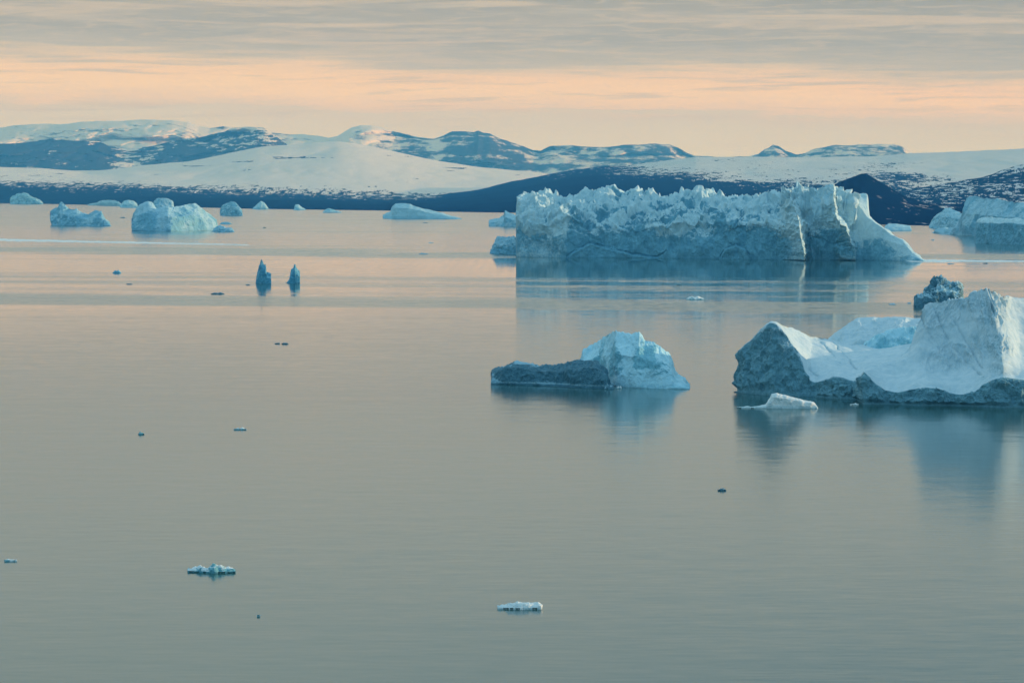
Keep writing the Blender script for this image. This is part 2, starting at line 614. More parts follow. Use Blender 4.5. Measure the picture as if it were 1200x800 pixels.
def pl(X, pts):
    return np.interp(X, [p[0] for p in pts], [p[1] for p in pts])


def nz(V, sc_, seed, o=5, g=0.6):
    return fbm(V * np.array(sc_), seed, o, g)


# far ice cap and table mountains on the skyline
def snow_far(X, Y, V, s):
    h = fbm(V * np.array([1 / 260., 1 / 700., 1 / 110.]), s + 50, 5, 0.72)
    strata = np.sin(V[..., 2] / 15.0 + 2.0 * fbm(V / 2500.0, s + 60, 3)) * 0.6 + fbm(V * np.array([1 / 600., 1 / 3000., 1 / 30.]), s + 70, 5, .7) * 1.1
    rock = pl(X, [(-100, -1), (235, -1), (250, -.15), (330, -.2), (345, -.9), (400, -.5), (430, -.35), (455, -.2), (475, .35), (498, .2), (512, -.6), (522, .5), (600, .6), (635, .1),
                  (650, .05), (700, .30), (790, .35), (812, -.2), (860, -.3), (890, .3), (930, .2), (950, .1), (1060, .15), (1075, -1), (1300, -1)])
    up = pl(X, [(0, 146), (300, 150), (400, 160), (425, 147), (470, 156), (510, 166), (550, 156), (620, 178), (660, 171), (780, 171), (815, 184), (908, 172), (935, 183), (960, 174), (1060, 170), (1200, 175)])
    rock = rock + 0.20 * strata + 0.8 * h - 0.7 * ss(up + 5 - Y, 0, 6) * (X < 515) * (X > 380)
    return np.clip(0.54 - rock * 0.62, 0.10, 1)


sky1 = [(-80, 152), (0, 150), (20, 147), (45, 146), (70, 145.5), (100, 143), (150, 141.5), (180, 141), (205, 140.5), (222, 143), (235, 148), (248, 150), (262, 148), (275, 149), (290, 148.5),
        (308, 149), (318, 155), (335, 157), (352, 157.5), (372, 159), (385, 161), (396, 159), (404, 153), (412, 148.5), (424, 146), (436, 146.5), (448, 149.5), (470, 156), (490, 162), (508, 164.5),
        (520, 161), (530, 156.5), (545, 155.5), (555, 156), (560, 153.5), (566, 156), (574, 156.5), (585, 163), (600, 168), (612, 172), (625, 177.5), (634, 178), (645, 172.5), (662, 170.5), (690, 172),
        (715, 172), (735, 170), (760, 169.5), (785, 170), (797, 175), (806, 180), (816, 183), (850, 184), (875, 183.5), (890, 181), (898, 176), (903, 174.5), (908, 171), (915, 174), (922, 179), (934, 183),
        (944, 181), (955, 176), (975, 171.5), (1000, 170.5), (1030, 169.5), (1050, 170), (1058, 172), (1066, 178), (1080, 184), (1290, 186)]
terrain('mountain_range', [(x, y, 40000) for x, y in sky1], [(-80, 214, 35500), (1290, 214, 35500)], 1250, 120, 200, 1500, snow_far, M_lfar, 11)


# dark basalt cliff below the ice cap, left
def snow_cliff(X, Y, V, s):
    top = pl(X, [(-80, 168), (0, 167), (60, 163), (110, 166), (150, 175), (205, 164), (262, 152), (318, 152), (345, 172)])
    h = fbm(V * np.array([1 / 160., 1 / 500., 1 / 40.]), s + 50, 5, 0.75)
    g = fbm(V / 1200., s + 9, 4)
    rock = 0.75 - 0.5 * ss(X, 150, 340) + 0.9 * h + 0.5 * g - 1.2 * ss(top + 2.0 - Y, 0, 3)
    rock = rock - 0.9 * ss(X, 118, 150) * ss(200 - X, 0, 40) * (Y > top)
    return np.clip(0.5 - rock, 0, 1)


terrain('basalt_cliff', [(x, y, 33000) for x, y in [(-80, 168), (0, 167), (30, 166.5), (60, 162.5), (68, 163), (90, 165), (115, 165.5), (126, 170.5), (150, 175), (172, 173), (190, 169), (205, 164.5),
                                                    (225, 161), (245, 157), (262, 153.5), (270, 150), (285, 149), (300, 149.5), (310, 152), (322, 158), (330, 164), (350, 175), (372, 185)]],
        [(-80, 222, 30500), (372, 214, 30500)], 620, 90, 160, 1100, snow_cliff, M_lfar, 23)


# rounded snow hill, left and centre
def snow_dome(X, Y, V, s):
    b = pl(X, [(-80, 213), (0, 215), (60, 217), (150, 220), (250, 224), (350, 227), (450, 230), (520, 231), (600, 231), (700, 233)])
    h = 1.1 * fbm(V * np.array([1 / 50., 1 / 250., 1 / 16.]), s + 50, 5, 0.8)
    g = fbm(V / 1300., s + 9, 4)
    t_ = (b - Y) / 9.0
    v_ = t_ * 0.75 + 0.55 * h + 0.30 * g - 0.15
    # a few thin rock outcrops high on the hill
    oc = fbm(V * np.array([1 / 600., 1 / 1500., 1 / 20.]), s + 90, 4, .6)
    v_ = v_ - 4.0 * ss(oc, 0.72, 0.85) * (t_ > 1)
    return np.clip(0.5 + v_, 0, 1)


shoreY = [(-80, 236.5), (0, 238), (60, 239.2), (150, 241.5), (300, 245), (480, 247.5), (600, 249), (720, 251)]
terrain('snow_hill', [(x, y, 24500) for x, y in [(-80, 192), (0, 195), (50, 197.5), (85, 200.5), (105, 201), (130, 199), (160, 194.5), (195, 191.5), (230, 187.5), (255, 182), (275, 177.5), (300, 172.5), (325, 170),
                                                (350, 169), (375, 167), (395, 166), (410, 167.5), (430, 171), (450, 176), (480, 182), (520, 189.5), (560, 195), (600, 199), (650, 204.5), (720, 212)]],
        [(x, y, WD(y)) for x, y in shoreY], 1100, 160, 60, 1100, snow_dome, M_land, 31,
        mid=[(x, y, 19500) for x, y in [(-80, 220), (0, 221), (150, 224), (300, 227), (450, 230), (600, 232), (720, 234)]], cs=16)


# long dark hill with speckled snow plateau, centre to right
def snow_plateau(X, Y, V, s):
    b = pl(X, [(430, 190), (600, 196), (640, 201), (670, 199), (700, 197), (740, 200), (800, 204), (850, 210), (900, 215), (950, 217), (1000, 214), (1040, 205), (1070, 213), (1120, 225), (1200, 232), (1290, 235)])
    h = 1.1 * fbm(V * np.array([1 / 45., 1 / 220., 1 / 13.]), s + 50, 5, 0.8)
    g = fbm(V * np.array([1 / 900., 1 / 1500., 1 / 120.]), s + 9, 5, .6)
    far = pl(X, [(640, 8), (760, 10), (900, 20), (1030, 20), (1100, 15), (1290, 15)])
    t_ = (b - Y) / far
    return np.clip(0.5 + 1.0 * t_ + 0.75 * h + 0.8 * g - 0.15, 0, 1)


terrain('snow_plateau', [(x, y, 20500) for x, y in [(430, 238), (470, 235.5), (510, 231), (545, 225.5), (575, 219), (600, 213), (625, 208.5), (650, 204), (675, 199.5), (700, 196), (730, 194), (760, 191), (790, 187.5),
                                                   (815, 184.5), (860, 184.5), (900, 184), (940, 184.5), (980, 183.5), (1030, 182.5), (1065, 179.5), (1100, 178), (1150, 176), (1200, 173.5), (1290, 171)]],
        [(x, y, WD(y)) for x, y in [(430, 247), (600, 249.5), (800, 252), (1000, 253), (1290, 254)]], 1150, 200, 50, 900, snow_plateau, M_landn, 47,
        mid=[(x, y, 14500) for x, y in [(430, 243), (600, 232), (650, 222), (700, 216), (800, 219), (900, 222), (1000, 222), (1100, 232), (1200, 236), (1290, 238)]])


def snow_knoll(X, Y, V, s):
    h = fbm(V * np.array([1 / 30., 1 / 150., 1 / 10.]), s + 50, 5, 0.8)
    return np.clip(0.35 + (216 - Y) / 40. + 1.5 * h - 0.9 * ss(X, 1120, 1150) * ss(Y, 198, 206) * (Y < 215), 0, 1)


terrain('rocky_knoll', [(x, y, 12500) for x, y in [(1040, 224), (1090, 217), (1125, 211), (1150, 207), (1163, 203), (1172, 199), (1183, 196.5), (1200, 193), (1230, 190), (1290, 189)]],
        [(x, 252, 10000) for x in (1040, 1290)], 330, 90, 30, 500, snow_knoll, M_landn, 53)


def snow_peak(X, Y, V, s):
    h = fbm(V * np.array([1 / 60., 1 / 200., 1 / 20.]), s + 50, 6, 0.7)
    return np.clip(-0.15 + 0.75 * h * ss(X, 990, 1060) + 0.35 * ss(X, 1060, 1090) * ss(246 - Y, 0, 8) * (h > .1), 0, 1)


terrain('dark_peak', [(x, y, 8200) for x, y in [(880, 246), (930, 233), (960, 223), (980, 216), (990, 211.5), (1000, 208), (1010, 204.5), (1016, 204), (1022, 208), (1034, 215), (1048, 223), (1062, 231), (1085, 237.5),
                                               (1100, 240), (1130, 239), (1160, 238), (1200, 241), (1290, 243)]],
        [(x, y, WD(y)) for x, y in [(880, 261), (1000, 262.5), (1100, 265), (1290, 267)]], 700, 100, 22, 300, snow_peak, M_landn, 59,
        back=1200)


# ------------------------------------------------------------------ icebergs
def rel(V, base):
    return V - base


def emit(V, splits, names, mats, attrs, root):
    base = np.array(root.location)
    for (a, b_), nm, mt in zip(splits, names, mats):
        grid_obj(nm, V[a:b_ + 1], mt, {k_: v_[a:b_ + 1] for k_, v_ in attrs.items()}, parent=root, offset=base)


def simple_berg(name, label, cat, top, foot, depth, seed, mat, nu=160, rough=None, amp=0.5, snow=0.5, dark=0.0, group=None,
                shoulder=0.55, lean=0.25, cragamp=0.0, cap=8, jag=0.0, snowfn=None, flat=0.0, kind='iceberg', facet=0.0):
    """top: outline (X, Y) of the crest; foot: (X, Y) waterline in front; depth in metres front to back"""
    fY = lambda X: float(np.interp(X, [p_[0] for p_ in foot], [p_[1] for p_ in foot]))
    fx0, fx1 = foot[0][0], foot[-1][0]
    D0 = lambda X: WD(fY(X))
    front0 = [(X, ('z', -1.0), D0(X)) for X, _ in foot]
    front1 = [(X, ('z', 0.35), D0(X)) for X, _ in foot]
    x0, x1 = top[0][0], top[-1][0]
    cf = 0.5

    def crest_pt(X, Y):
        return (X, Y, D0(X) + depth * cf)

    def sh_pt(X, Y):
        f = fY(X)
        zc = P(X, Y, D0(X) + depth * cf)[2]
        return (X, ('z', max(0.3, zc * shoulder)), D0(X) + depth * lean * cf)
    crest = [crest_pt(*p_) for p_ in top]
    sh = [sh_pt(*p_) for p_ in top]
    bsh = [(X, ('z', max(0.2, P(X, Y, D0(X) + depth * cf)[2] * shoulder)), D0(X) + depth * 0.85) for X, Y in top]
    bw = [(X, ('z', -1.0), D0(X) + depth) for X, _ in foot]
    n1 = max(10, nu // 5)
    size = (fx1 - fx0) / F * D0(fx0)
    V, vv = loft([front0, front1, sh, crest, bsh, bw], nu, [2, n1, n1, n1 // 2, 4], 1, cap=cap, capw=0.012 * size)
    size = (fx1 - fx0) / F * D0(fx0)
    R = rough or size * 0.22
    N = normals(V)
    v = vv[:, None]
    cw = 1 - 0.45 * np.exp(-((v - 3) / 0.25) ** 2)
    edge = ss(v, 0.6, 1.4) * (1 - ss(v, 4.2, 5))
    d = fbm(V / R, seed, 6, 0.55) + 0.6 * (ridged(V * np.array([1, 1, 0.6]) / (R * 0.8), seed + 7, 5) - 0.7)
    if facet:
        f1, f2 = worley(V / (R * 0.9), seed + 31)
        d = d + facet * (0.5 - f1)
    A = amp * R * 0.30
    ce = np.ones(V.shape[1])
    if cap:
        kk = np.clip(np.arange(V.shape[1]) / (cap * 1.6), 0, 1)
        ce = np.minimum(kk, kk[::-1]) ** 1.5
    edge = edge * ce[None, :]
    V2 = V + N * (d * A * cw * edge)[..., None]
    if cragamp:
        cg = crag(V[..., 0], V[..., 1], R * 0.35, 0.9, seed + 3) - 0.4
        V2[..., 2] += cg * cragamp * ss(v, 1.4, 2.2) * (1 - ss(v, 4, 5))
    if jag:
        V2[..., 2] += jag * perlin(V * np.array([1, .4, 0]) / (R * 0.10), seed + 9) * ss(v, 2.2, 3) * (1 - ss(v, 3.4, 4.2))
    sn = fbm(V / (R * 1.2), seed + 77, 4, 0.55)
    Nz = np.abs(normals(V2)[..., 2])
    s = np.clip(snow + 0.55 * sn + 0.6 * (Nz - 0.45), 0, 1)
    if snowfn:
        Xp, Yp = px_of(V2)
        s = snowfn(Xp, Yp, V2, s)
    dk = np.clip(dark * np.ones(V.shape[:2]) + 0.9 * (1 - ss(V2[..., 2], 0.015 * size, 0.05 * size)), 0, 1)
    cx = (fx0 + fx1) / 2
    cD = D0(cx) + depth / 2
    base = np.array([(cx - 600) / F * cD, cD, 0.0])
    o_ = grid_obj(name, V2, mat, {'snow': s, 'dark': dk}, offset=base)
    return tag(o_, label, kind, group)


# ---- the long craggy tabular berg
def big_berg():
    D0 = WD(303)
    fr = [(606, 0), (610, -6), (640, -4), (663, -22), (690, 4), (740, 10), (790, 6), (820, 2), (850, 6), (880, 0), (905, 0), (925, 4), (945, 12), (965, 14), (985, 16), (996, 24), (1003, 28), (1012, 30), (1030, 22), (1066, 12), (1082, 4)]
    fd = lambda X: float(np.interp(X, [a for a, _ in fr], [b_ for _, b_ in fr]))
    DS = lambda X, k: WD(wl(X)) + k * fd(X) + (1 - k) * float(np.mean([fd(X + q_) for q_ in (-40, -25, -12, 0, 12, 25, 40)]))
    wl = lambda X: 301.0 + (X - 606) * 5.5 / 476
    DW = lambda X: WD(wl(X)) + fd(X)
    foot = [(a, ('z', -2.0), DW(a)) for a, _ in fr]
    foot1 = [(a, ('z', 1.0), DW(a)) for a, _ in fr]
    midy = [(606, 252), (612, 262), (650, 262), (664, 250), (690, 262), (740, 268), (790, 264), (840, 258), (870, 263), (905, 260), (920, 264), (936, 262), (950, 272), (966, 262), (985, 255), (1000, 268), (1015, 272), (1035, 280),
            (1055, 287), (1064, 290), (1070, 297), (1082, 304.5)]
    mid = [(X, Y, DS(X, .92) + 8) for X, Y in midy]
    topf = [(606.3, 240), (612, 237), (625, 235), (640, 238), (652, 240), (664, 240), (680, 246), (700, 246), (720, 244), (745, 242), (770, 246), (800, 240), (830, 240), (860, 238), (890, 240), (910, 240), (922, 240), (932, 238),
            (945, 238), (960, 232), (975, 226), (985, 224), (996, 228), (1006, 240), (1017, 256), (1030, 265), (1045, 276), (1058, 282), (1064, 288), (1070, 296), (1081, 304)]
    tf = [(X, Y, DS(X, .95) + float(np.interp(X, [900, 925, 960], [40, 18, 14]))) for X, Y in topf]
    tc_ = [(607, 236.5), (618, 234), (628, 232), (645, 231), (657, 229), (672, 230), (690, 227), (705, 225), (716, 224), (722, 226), (726, 232), (735, 228), (745, 223), (755, 226), (770, 229), (785, 230), (800, 226), (810, 225),
           (822, 220), (835, 224), (850, 228), (870, 226), (885, 229), (900, 231), (912, 229), (925, 225), (940, 222), (952, 222), (962, 219.5), (970, 217.5), (980, 217.5), (990, 219.5), (997, 226), (1004, 227.5), (1014.5, 227.5),
           (1016.5, 229), (1018, 253), (1024, 260), (1034, 266), (1043, 272), (1048, 279), (1058, 282), (1063, 286), (1066, 292), (1072, 299), (1080, 304)]
    cr = [(X, Y, DS(X, .5 if X < 905 else .9) + float(np.interp(X, [890, 920, 960, 1080], [130, 60, 40, 50]))) for X, Y in tc_]
    bk = [(611, ('z', 60), D0 + 330), (900, ('z', 66), D0 + 330), (1010, ('z', 55), D0 + 200), (1040, ('z', 20), D0 + 170), (1078, ('z', 1), D0 + 120)]
    bw = [(611, ('z', -2), D0 + 350), (1080, ('z', -2), D0 + 200)]
    V, vv = loft([foot, foot1, mid, tf, cr, bk, bw], 1500, [1, 105, 75, 75, 25, 8], 2, cap=30, capw=3.0)
    v = vv[:, None] * np.ones((1, V.shape[1]))
    Xp, Yp = px_of(V)
    N = normals(V)
    # wall relief: large spalled plates, vertical flutes, small rubble
    right = ss(Xp, 905, 930)
    vj = v + 0.30 * fbm(V / 22., 61, 5, .65) * (v > 1.2) * (v < 3)
    smo = ss(Xp, 998, 1008)
    f1, f2 = worley(V * np.array([1 / 30., 1 / 30., 1 / 38.]) + 0.5 * fbm(V / 40., 3, 3)[..., None], 8)
    g1, g2 = worley(V * np.array([1 / 9., 1 / 9., 1 / 13.]) + 0.4 * fbm(V / 12., 4, 3)[..., None], 9)
    d = fbm(V / 60., 1, 6, 0.55) * 5 + (0.5 - f1) * 6 + (0.5 - g1) * 2.2
    p1, p2 = worley(V * np.array([1 / 13., 1 / 13., 1 / 55.]) + 0.15 * fbm(V / 9., 14, 4, .7)[..., None], 19)
    d = d * (1 - 0.62 * right) + (0.5 - p1) * 4.5 * right
    flute = ridged(V * np.array([1 / 16., 1 / 16., 1 / 120.]), 21, 5) * 4.5 * (0.35 + 0.9 * right)
    amp = (0.8 + 0.7 * ss(vj, 1.6, 2.2)) * (1 - 0.88 * smo)
    edge = ss(v, 0.9, 1.25) * (1 - ss(v, 4.6, 5.5))
    kk = np.clip((np.arange(V.shape[1]) - 18) / 26., 0, 1)
    edge = edge * np.minimum(kk, kk[::-1])[None, :]
    V2 = V + N * ((d + flute) * amp * edge)[..., None]
    # ragged edges on the two buttresses
    V2[..., 0] += right * (1 - smo) * edge * (1.6 * fbm(V / np.array([9., 9., 26.]), 51, 4, .6))
    # two buttresses: broken ribs with a long left flank and an abrupt right face
    for pts, A_, wl_, yt_, yb_ in (([(232, 924), (245, 928), (262, 931), (285, 934), (304, 938)], 52.0, 24.0, 236, 300), ([(216, 976), (240, 977), (255, 981), (270, 987), (288, 996), (304, 1000)], 26.0, 30.0, 216, 296)):
        x0 = np.interp(Yp, [p_[0] for p_ in pts], [p_[1] for p_ in pts]) + 1.8 * fbm(V * np.array([0, 0, 1 / 26.]) + A_, 91, 3, .5) + 1.0 * fbm(V / 6., 92, 4, .6)
        u_ = Xp - x0
        wr = (15.0 if A_ > 50 else 8.0) * (0.45 + 0.55 * np.clip(np.sin((Yp - yt_) / (yb_ - yt_) * math.pi), 0, 1))
        rib = np.where(u_ < 0, np.clip(1 + u_ / wl_, 0, 1) ** 1.8, np.clip(1 - u_ / wr, 0, 1))
        V2[..., 1] -= A_ * rib * (v > 0.5) * (1 - ss(v, 3.6, 4.4)) * (0.75 + 0.25 * ss(Yp, yt_, yt_ + 18)) * (v < 4.4)
    # overhung ledge shadow line along the wall's middle
    led = np.exp(-((v - 1.98) / 0.06) ** 2)
    V2[..., 1] -= led * 1.0 * (1 - smo) * (1 - right * 0.7)
    # crags of the crown, three sizes of leaning towers
    w0 = ss(vj, 1.65, 2.2) * (1 - ss(v, 4.3, 5.0)) * (1 - smo)
    wx = V[..., 0] + 6 * fbm(V / 15., 40, 3)
    wy = V[..., 1] + 6 * fbm(V / 15., 41, 3)
    c1 = crag(wx, wy, 21, 1.25, 2, 0.9) - 0.4
    c2 = crag(wx, wy, 13, 1.25, 5, 0.7) - 0.4
    c3 = crag(wx, wy, 5.5, 1.5, 6) - 0.35
    calm = 1 - 0.72 * ss(Xp, 925, 960)
    V2[..., 2] += (c1 * 8 + c2 * 10.5 + c3 * 4.0) * w0 * calm
    V2[..., 1] -= (c1 * 6 + c2 * 4) * w0 * calm
    N2 = normals(V2)
    sn = fbm(V / 45., 77, 5, 0.6)
    s = 0.24 + 0.50 * ss(vj, 1.55, 2.05) + (0.22 + 0.20 * ss(v, 1.5, 2)) * sn + 0.45 * (np.abs(N2[..., 2]) - 0.35) * (v > 1.5)
    s = s + 0.22 * right * (1 - smo) + 0.25 * (Xp < 664) + 0.18 * smo
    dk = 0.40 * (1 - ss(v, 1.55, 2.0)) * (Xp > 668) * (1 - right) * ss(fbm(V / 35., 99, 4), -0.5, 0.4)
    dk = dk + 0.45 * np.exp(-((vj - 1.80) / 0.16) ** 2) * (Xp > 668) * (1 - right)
    # undercut wave lines near the waterline
    def line(pts, wd):
        yl = np.interp(Xp, [a for a, _ in pts], [b_ for _, b_ in pts])
        return np.exp(-((Yp - yl + 1.2 * fbm(V / 12., 5, 3)) / wd) ** 2) * (Xp > pts[0][0]) * (Xp < pts[-1][0]) * (v < 2)
    def step(pts, wd):
        yl = np.interp(Xp, [a for a, _ in pts], [b_ for _, b_ in pts]) + 1.5 * fbm(V / 14., 6, 4)
        return ss(Yp - yl, -wd, wd) * ss(Xp, pts[0][0], pts[0][0] + 4) * ss(pts[-1][0] - Xp, 0, 4) * (v < 2)
    stp = step([(664, 300), (676, 292), (692, 285), (705, 288), (725, 294), (745, 299), (770, 303)], .8) + step([(842, 303), (850, 293), (864, 287), (874, 291), (882, 303)], .8)
    stp = stp + 0 * step([(936, 288), (946, 277), (958, 279), (970, 284), (980, 287), (990, 282), (1002, 284)], 1.)
    V2[..., 1] -= 5.0 * stp
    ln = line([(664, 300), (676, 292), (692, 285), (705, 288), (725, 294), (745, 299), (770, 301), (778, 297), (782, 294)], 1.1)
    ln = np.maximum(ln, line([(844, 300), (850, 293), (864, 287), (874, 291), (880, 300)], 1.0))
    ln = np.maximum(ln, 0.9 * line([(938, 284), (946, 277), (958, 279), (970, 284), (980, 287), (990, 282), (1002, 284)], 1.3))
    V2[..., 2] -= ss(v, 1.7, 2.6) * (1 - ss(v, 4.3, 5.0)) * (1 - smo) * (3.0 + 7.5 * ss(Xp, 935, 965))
    crevice_shade = ss(-(c1 + 0.6 * c2), 0.15, 0.42) * w0 * (1 - right * .5)  # painted crevice shade between the crags: less snow, darker ice
    s = s - 0.45 * crevice_shade
    dk = np.clip(dk + 0.55 * ln + 0.5 * crevice_shade, 0, 1)
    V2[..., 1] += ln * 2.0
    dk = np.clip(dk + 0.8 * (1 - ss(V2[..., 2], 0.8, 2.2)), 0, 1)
    root = empty('tabular_iceberg', (float(V[:, :, 0].mean()), D0 + 100, 0),
                 label='long flat-topped iceberg with a crown of jagged ice towers and a sheer blue wall', cat='iceberg')
    a1 = 1 + 105
    a2 = a1 + 75 + 75
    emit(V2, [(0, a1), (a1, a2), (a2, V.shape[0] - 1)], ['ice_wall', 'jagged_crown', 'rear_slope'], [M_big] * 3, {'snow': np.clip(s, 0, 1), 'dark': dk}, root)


big_berg()


# ---- the large snow-covered berg at the right
def hero_berg():
    wl = lambda X: pl(X, [(860, 460), (950, 466), (1008, 470), (1012, 473), (1100, 475.5), (1200, 477), (1330, 479)])
    DWb = lambda X: float(WD(wl(X)))
    root = empty('iceberg', ((1080 - 600) / F * (DWb(1080) + 50), DWb(1080) + 50, 0),
                 label='largest nearest iceberg at the right edge, smooth snow slopes above a rough dark ice foot', cat='iceberg')

    def block(fr, band, md_, cr_, bw, ends, nu, ridge, hump, seed, ds, cracks):
        DW = lambda X: DWb(X) + float(np.interp(X, [a for a, _ in fr], [b_ for _, b_ in fr]))
        foot = [(a, ('z', -1.5), DW(a)) for a, _ in fr]
        foot1 = [(a, ('z', 0.5), DW(a) + .2) for a, _ in fr]
        bd = [(X, Y, DW(X) + 2.0 + (460 - Y) * 0.13) for X, Y in band]
        md = [(X, Y, DWb(X) + dd) for X, Y, dd in md_]
        cr = [(X, Y, DWb(X) + dd) for X, Y, dd in cr_]
        bk = [(X, ('z', max(1.0, 0.3 * float(P(X, Y, DWb(X) + dd)[2]))), DWb(X) + dd + 30) for X, Y, dd in cr_]
        b2 = [(X, ('z', -1.5), D_) for X, D_ in bw]
        V, vv = loft([foot, foot1, bd, md, cr, bk, b2], nu, [2, 90, 110, 110, 24, 5], 2, cap=24, ds=ds, capw=1.5)
        r0 = 92
        sm = V.copy()
        for _ in range(130):
            z = sm[r0 + 4:-32]
            sm[r0 + 4:-32] = 0.25 * sm[r0 + 3:-33] + 0.5 * z + 0.25 * sm[r0 + 5:-31]
        V = sm
        v = vv[:, None] * np.ones((1, V.shape[1]))
        Xp, Yp = px_of(V)
        N = normals(V)
        face = ss(v, 1.0, 1.15) * (1 - ss(v, 1.9, 2.05))
        f1, f2 = worley(V / 6.5 + 0.4 * fbm(V / 8., 3, 3)[..., None], seed + 8)
        g1, g2 = worley(V / 2.6 + 0.3 * fbm(V / 3., 5, 3)[..., None], seed + 9)
        d = (fbm(V / 14., seed + 1, 6, 0.60) * 1.5 + (0.5 - f1) * 2.2 + (0.5 - g1) * 0.6 + ridged(V * np.array([1 / 5., 1 / 5., 1 / 12.]), seed + 5, 5) * 1.0) * face
        snowz = ss(v, 1.98, 2.2) * (1 - ss(v, 4.6, 5.5))
        f3, f4 = worley(V / 17. + 0.5 * fbm(V / 20., 6, 3)[..., None], seed + 12)
        d = d + (fbm(V / 20., seed + 30, 4, 0.5) * 1.3 + perlin(V / 6.0, seed + 33) * 0.25 + fbm(V / 2.2, seed + 34, 3, .6) * 0.07 + (0.5 - f3) * 0.6) * snowz
        humpw = np.zeros_like(Xp)
        if hump:
            ang = np.arctan2(Xp - 1152, np.maximum(Yp - 318, 5))
            rad_ = np.hypot(Xp - 1152, Yp - 318)
            q = np.stack([ang * 6, rad_ * 0.02, np.zeros_like(ang)], -1)
            fl = ridged(q + 0.45 * fbm(V / 13., 4, 4)[..., None], 44, 5, 0.6)
            humpw = ss(Xp, 1066, 1090) * ss(1190 - Xp, 0, 12) * ss(v, 2.5, 3.0) * (1 - ss(v, 3.95, 4.2))
            d = d + (fl - 0.7) * 1.5 * humpw * snowz * ss(fbm(V / 16., 48, 3), -0.7, 0.4)
        V2 = V + N * d[..., None]
        shade_veil = 0
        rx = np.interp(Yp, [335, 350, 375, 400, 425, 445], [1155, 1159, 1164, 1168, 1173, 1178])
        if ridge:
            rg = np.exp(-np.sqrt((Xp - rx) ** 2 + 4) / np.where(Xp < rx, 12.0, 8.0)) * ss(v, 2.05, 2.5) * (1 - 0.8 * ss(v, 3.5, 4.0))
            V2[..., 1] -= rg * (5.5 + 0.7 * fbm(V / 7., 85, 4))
            shade_veil = np.exp(-(np.maximum(rx - Xp, 0) / 17.0) ** 2) * np.exp(-(np.maximum(Xp - rx, 0) / 3.0) ** 2) * ss(v, 2.02, 2.15) * (1 - ss(v, 3.85, 4.0)) * ss(fbm(V * np.array([1 / 3., 1 / 3., 1 / 9.]), 81, 5, .65), -1.0, .5)  # painted shade on the left flank of the ridge
            shade_veil = shade_veil + 0.45 * humpw * ss(fbm(V / 8., 83, 5, .6), -.2, .8)  # painted shade on the hump face
        jit = Xp + 2.5 * fbm(V / 8., 72, 4)
        for (xa, ya, xb, yb) in cracks:
            tt = np.clip(((Xp - xa) * (xb - xa) + (Yp - ya) * (yb - ya)) / ((xb - xa) ** 2 + (yb - ya) ** 2), 0, 1)
            dd = np.hypot(jit - xa - tt * (xb - xa), Yp - ya - tt * (yb - ya))
            V2[..., 2] -= 0.9 * np.exp(-(dd / 0.9) ** 2) * snowz * (v < 3.98)
            shade_veil = shade_veil + 0.4 * np.exp(-(dd / 1.0) ** 2) * snowz * (v < 3.98)  # cracks darkened in the colour as well
        V2[..., 2] += perlin(V * np.array([1, .3, 0]) / 5., 9) * 0.5 * np.exp(-((v - 4) / .2) ** 2)
        sn = fbm(V / 9., 77, 5, 0.6)
        edge_n = fbm(V / 4., seed + 60, 5, .65)
        s = ss(v + 0.055 * edge_n, 1.985, 2.015) + 0.12 * sn
        s = s + 0.42 * (v < 2) * (Xp < 945) * ss(fbm(V / 12., 79, 5, .6), 0.0, .5) * ss(440 - Yp, 0, 25)
        s = s + 0.4 * (v < 2) * ss(edge_n, .5, .9)
        dk = np.clip(0.6 * (v < 2.0) * ss(fbm(V / 7., 98, 5, .6), -0.4, 0.6) + 0.9 * (1 - ss(V2[..., 2], 0.4, 1.0)) + 0.9 * shade_veil, 0, 1)
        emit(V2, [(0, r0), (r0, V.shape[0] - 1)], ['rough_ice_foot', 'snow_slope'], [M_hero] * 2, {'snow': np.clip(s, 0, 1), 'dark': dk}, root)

    # left block with its sharp peak and scooped slope
    block([(866, 4), (872, 0), (905, -3), (935, 2), (950, 6), (985, 3), (1003, 7), (1012, 12), (1080, 30)],
          [(867, 413), (872, 405), (880, 399), (888, 391), (896, 383), (903, 378.5), (908, 378.5), (915, 385), (922, 394), (930, 406), (937, 420), (943, 434), (948, 445), (955, 448), (965, 446), (977, 442), (988, 443),
           (1000, 447), (1012, 446), (1080, 446)],
          [(868, 412, 10), (890, 392, 14), (905, 380, 17), (920, 386, 26), (935, 400, 36), (950, 414, 42), (975, 420, 46), (1000, 424, 48), (1015, 428, 46), (1080, 430, 46)],
          [(869, 411, 15), (880, 399.5, 18), (896, 383.5, 20), (904, 377.5, 22), (911, 377.5, 26), (925, 384, 44), (939, 389.5, 58), (955, 393, 72), (972, 396, 84), (985, 399.5, 92), (999, 403, 98), (1017, 406, 100), (1030, 408, 98),
           (1045, 406, 96), (1065, 402, 94), (1082, 400, 92)],
          [(869, DWb(869) + 60), (1082, DWb(1080) + 140)], None, 700, False, False, 0, [2, 2, 3, 14, 12, 12, 2],
          [(958, 397, 985, 424), (975, 400, 1003, 430), (925, 415, 958, 440)])
